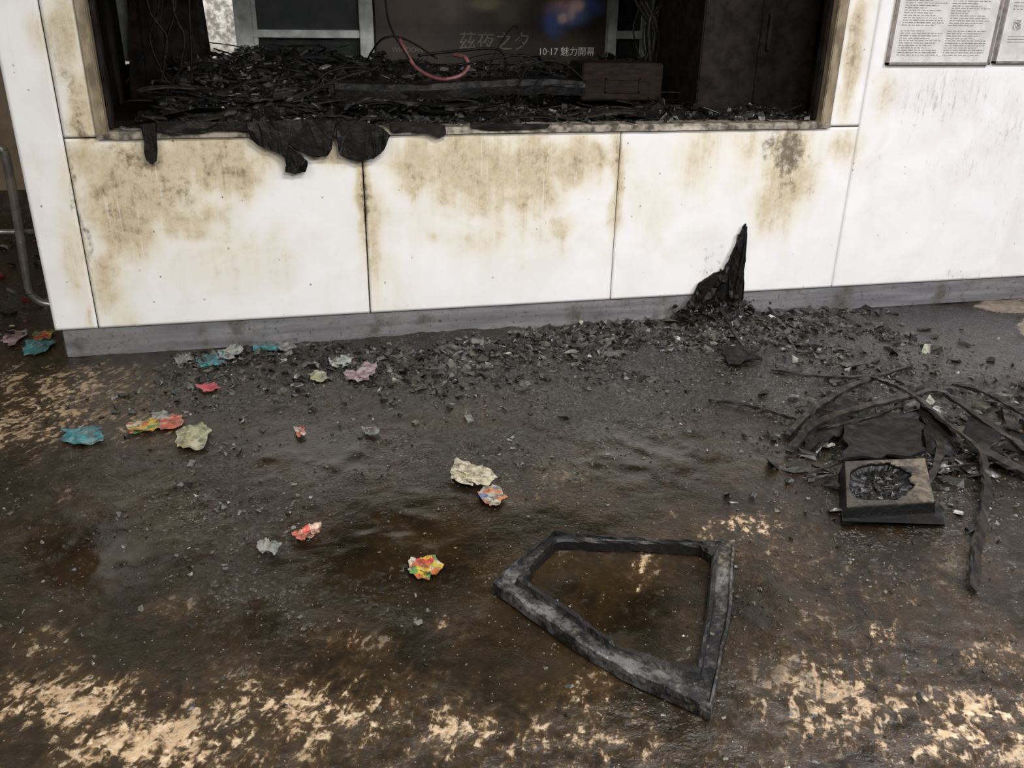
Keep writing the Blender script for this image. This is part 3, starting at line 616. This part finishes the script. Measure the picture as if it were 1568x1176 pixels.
for i in range(6):
    u=rng.uniform(205,290); cab([(u+rng.normal(0,6),-160,.8),(u+rng.normal(0,12),0,.8),(u+rng.normal(0,12),60,.8),(u+rng.normal(0,20),130,.8)],rng.uniform(.006,.016))
cutout('scorched_partition_board',[(200,-200),(290,-200),(292,-60),(290,20),(294,48),(306,70),(334,86),(352,94),(352,150),(200,150)],1.95,.02,CHARB,CT,.006,5,.02)
# ------------------------------------------------------------------ back wall with windows
YB=KY
W2=empty('window_2'); W3=empty('window_3')
zb=wp(460,94,YB)[2]; ZW=2.2
BKW=empty('wall_kiosk_back')
box('lower_wall',KX0,KX1,YB,YB+.08,0,zb-.02,INWALL,BKW,0); box('upper_wall',KX0,KX1,YB,YB+.08,ZW,ZTOP-.1,INWALL,BKW,0)
x1=wp(186,50,YB)[0]; x2=wp(202,50,YB)[0]; x3=wp(290,60,YB)[0]; x4=wp(362,60,YB)[0]; x5=wp(388,60,YB)[0]; x6=wp(551,60,YB)[0]; x7=wp(572,60,YB)[0]
x8=wp(930,60,YB)[0]; x9=wp(943,60,YB)[0]; x10=wp(984,60,YB)[0]; x11=wp(992,60,YB)[0]
box('pier_left',x2,x3,YB,YB+.08,zb-.02,ZW,INWALL,BKW,0)
box('pier_right',x11,KX1,YB,YB+.08,zb-.02,ZW,INWALL,BKW,0)
box('stile_far_left',x1,x2,YB-.03,YB+.05,zb,ZW,WFRAME,W2)
box('stile_left',x4,x5,YB-.03,YB+.05,zb,ZW,WFRAME,W2); box('stile_left_inner',x5,x5+.03,YB-.01,YB+.05,zb,ZW,WFRAME,W2)
box('stile_right',x6,x7,YB-.03,YB+.05,zb,ZW,WFRAME,W2)
zc=wp(470,51,YB)[2]; box('transom',x5,x6,YB-.02,YB+.05,zc-.025,zc+.02,WFRAME,W2); box('bottom_rail',x4,x7,YB-.04,YB+.05,zb-.02,zb+.025,WFRAME,W2)
box('glass',x4,x7,YB+.055,YB+.06,zb,ZW,GLASS,W2,0)
box('stile_a',x8,x9,YB-.02,YB+.05,zb,ZW,WFRAME,W3); box('stile_b',x10,x11,YB-.02,YB+.05,zb,ZW,WFRAME,W3); box('rail',x9,x10,YB-.01,YB+.05,zc-.02,zc+.03,WFRAME,W3)
box('rail_2',x8,x11,YB-.03,YB+.05,zb-.02,zb+.01,WFRAME,W3); box('glass',x9,x10,YB+.055,YB+.06,zb,ZW,GLASS,W3,0)
a=wp(275,50,3.1)[0]; b=wp(375,50,3.1)[0]; box('spalled_pillar',a-.08,b,3.1,3.4,0,3.19,MOTTLE,None,.01)
box('wall_far_concourse',xE,6,3.45,3.55,0,3.2,DARKWALL,None,0)
x_a=wp(575,40,YB+.12)[0]; x_b=wp(929,40,YB+.12)[0]; z_a=wp(750,92,YB+.12)[2]-.05
nx,nz=150,90; X,Z=np.meshgrid(np.linspace(x_a,x_b,nx),np.linspace(z_a,2.15,nz),indexing='ij')
PO=empty('advertising_poster')
box('hoarding_board',x_a-.02,x_b+.02,YB+.122,YB+.15,0.,2.2,CHARB,PO,.002)
po=gridmesh('poster_sheet',np.stack([X,np.full_like(X,YB+.12),Z],-1),None,PO,True)
col=np.zeros((nx,nz,3))+np.array([.034,.025,.019]); col+=.04*fbm(X*5,Z*5,70)[...,None]*np.array([1,.8,.6])
for u,v,ru,rv,cc_ in [(868,15,28,16,(.7,.4,.36)),(880,25,22,14,(.16,.26,.55)),(850,32,18,20,(.10,.17,.46)),(905,10,18,14,(.08,.12,.34)),(745,6,26,10,(.32,.24,.12)),(780,20,20,20,(.14,.11,.07)),
      (885,8,10,10,(.95,.7,.62)),(862,28,8,8,(.9,.65,.6)),(876,18,6,12,(.9,.66,.6)),(640,20,40,30,(.13,.09,.065)),(690,10,25,30,(.17,.13,.09)),(790,-40,30,40,(.2,.14,.1)),(650,-60,40,50,(.12,.1,.09)),(880,-50,30,40,(.3,.2,.18))]:
    c0=wp(u,v,YB+.12); rx=abs(wp(u+ru,v,YB+.12)[0]-c0[0]); rz=abs(wp(u,v+rv,YB+.12)[2]-c0[2])
    w_=np.exp(-(((X-c0[0])/rx)**2+((Z-c0[2])/rz)**2)**1.5)*(.5+fbm(X*25,Z*25,5)); w_=np.clip(w_,0,1)[...,None]; col=col*(1-w_)+np.array(cc_)*w_
cattr(po,'tint',col.reshape(-1,3))
m=MT('poster_print'); m.set(m.at('tint','Color'),.35,0,.4); po.data.materials.append(m.m)
WT=simple('poster_lettering',(.7,.7,.68),(.8,.8,.78),20,.6,0,0); WT2=simple('poster_title_ink',(.17,.15,.12),(.23,.20,.16),20,.6,0,0)
def text(name,body,u,v,size,mat,parent,y):
    cu=bpy.data.curves.new(name,'FONT'); cu.body=body; cu.size=size; cu.materials.append(mat); cu.extrude=.0005
    o=bpy.data.objects.new(name,cu); p=wp(u,v,y); o.location=Vector(p); o.rotation_euler=(math.pi/2,0,0); return link(o,parent)
text('poster_date','10·17 魅力開幕',824,84,.062,WT,PO,YB+.115)
text('poster_title','茲夜之夕',702,74,.125,WT2,PO,YB+.115)
text('poster_small_logo','WINDOW',600,80,.045,WT2,PO,YB+.115)

# ------------------------------------------------------------------ framed notices on the right
def notice(u0,u1,vb,qr):
    N_=empty('framed_notice'); x0=wp(u0,vb)[0]; x1=wp(u1,vb)[0]; z0=wp((u0+u1)/2,vb)[2]; z1=z0+.62; t=.012
    box('backing',x0+.004,x1-.004,-.012,.0,z0+.004,z1-.004,ALU,N_,0); box('sheet',x0+t,x1-t,-.0135,-.012,z0+t,z1-t,PAPER,N_,0)
    for nm,a in (('rail_l',(x0,x0+t,z0,z1)),('rail_r',(x1-t,x1,z0,z1)),('rail_b',(x0,x1,z0,z0+t)),('rail_t',(x0,x1,z1-t,z1))):
        box(nm,a[0],a[1],-.022,-.0,a[2],a[3],ALU,N_,.002)
    V=[];Fc=[]
    def q_(a,b,c,d):
        k=len(V); V.extend([(a,-.0140,c),(b,-.0140,c),(b,-.0140,d),(a,-.0140,d)]); Fc.append((k,k+1,k+2,k+3))
    z=z1-.05
    if not qr:
        while z>z0+.035:
            if random.random()<.12: z-=.014; continue
            for (a,b) in ((x0+.045,(x0+x1)/2-.012),((x0+x1)/2+.012,x1-.045)):
                x=a; end=b-(random.random()**3)*(b-a)*.6
                while x<end:
                    w=random.uniform(.008,.03); q_(x,min(x+w,end),z,z+.0036); x+=w+.005
            z-=.0105
    else:
        c0=wp(1546,46)
        for i in range(13):
            for j in range(13):
                if random.random()<.55: q_(c0[0]+i*.0034,c0[0]+(i+1)*.0034,c0[2]+j*.0034,c0[2]+(j+1)*.0034)
        z=c0[2]-.03
        for r_ in range(3): q_(x0+.05,x0+.25,z,z+.003); z-=.012
        z=c0[2]+.09
        for r_ in range(22):
            x=x0+.045
            while x<x1-.04: w=random.uniform(.01,.03); q_(x,x+w,z,z+.0036); x+=w+.005
            z+=.014
            if z>z1-.04: break
    mk('printed_text',V,Fc,INK,N_)
notice(1354,1511,99,False); notice(1517,1672,97,True)

# ------------------------------------------------------------------ ceiling & lights
box('ceiling',-8,9,-7,7,3.2,3.3,CEIL,None,0)
EM=MT('lamp_diffuser'); EM.b.inputs['Emission Color'].default_value=(1,.97,.93,1); EM.b.inputs['Emission Strength'].default_value=3
def lamp(x,y,w,d,pw,col):
    L=empty('unseen_ceiling_light'); box('housing',x-w/2-.04,x+w/2+.04,y-d/2-.04,y+d/2+.04,3.13,3.2,ALU,L,.004); box('diffuser',x-w/2,x+w/2,y-d/2,y+d/2,3.115,3.13,EM.m,L,0)
    la=bpy.data.lights.new('unseen_area_light','AREA'); la.shape='RECTANGLE'; la.size=w; la.size_y=d; la.energy=pw; la.color=col
    o=bpy.data.objects.new('unseen_area_light',la); o.location=(x,y,3.10); link(o,L)
for x,y,p,cl in [(-1.8,-2.6,42,(1,.96,.90)),(1.1,-2.6,100,(1,.98,.95)),(3.9,-2.6,120,(.97,.94,1)),(-1.8,-5,95,(1,.96,.90)),(1.1,-5,165,(1,.98,.96)),(3.9,-5,160,(.97,.94,1))]:  # rear row behind the camera is unseen, added as fill light
    lamp(x,y,1.2,.3,p,cl)
lamp(-.3,2.75,1.0,.25,130,(1,.97,.92)) ; lamp(2.4,2.75,1.2,.25,14,(1,.98,.95)); lamp(-3.2,1.5,1.2,.25,16,(1,.88,.7))  # first lamp is an unseen helper, added to brighten the spalled pillar
w=bpy.data.worlds.new('world'); sc.world=w; w.use_nodes=True; w.node_tree.nodes['Background'].inputs[0].default_value=(.95,.95,1,1); w.node_tree.nodes['Background'].inputs[1].default_value=.20
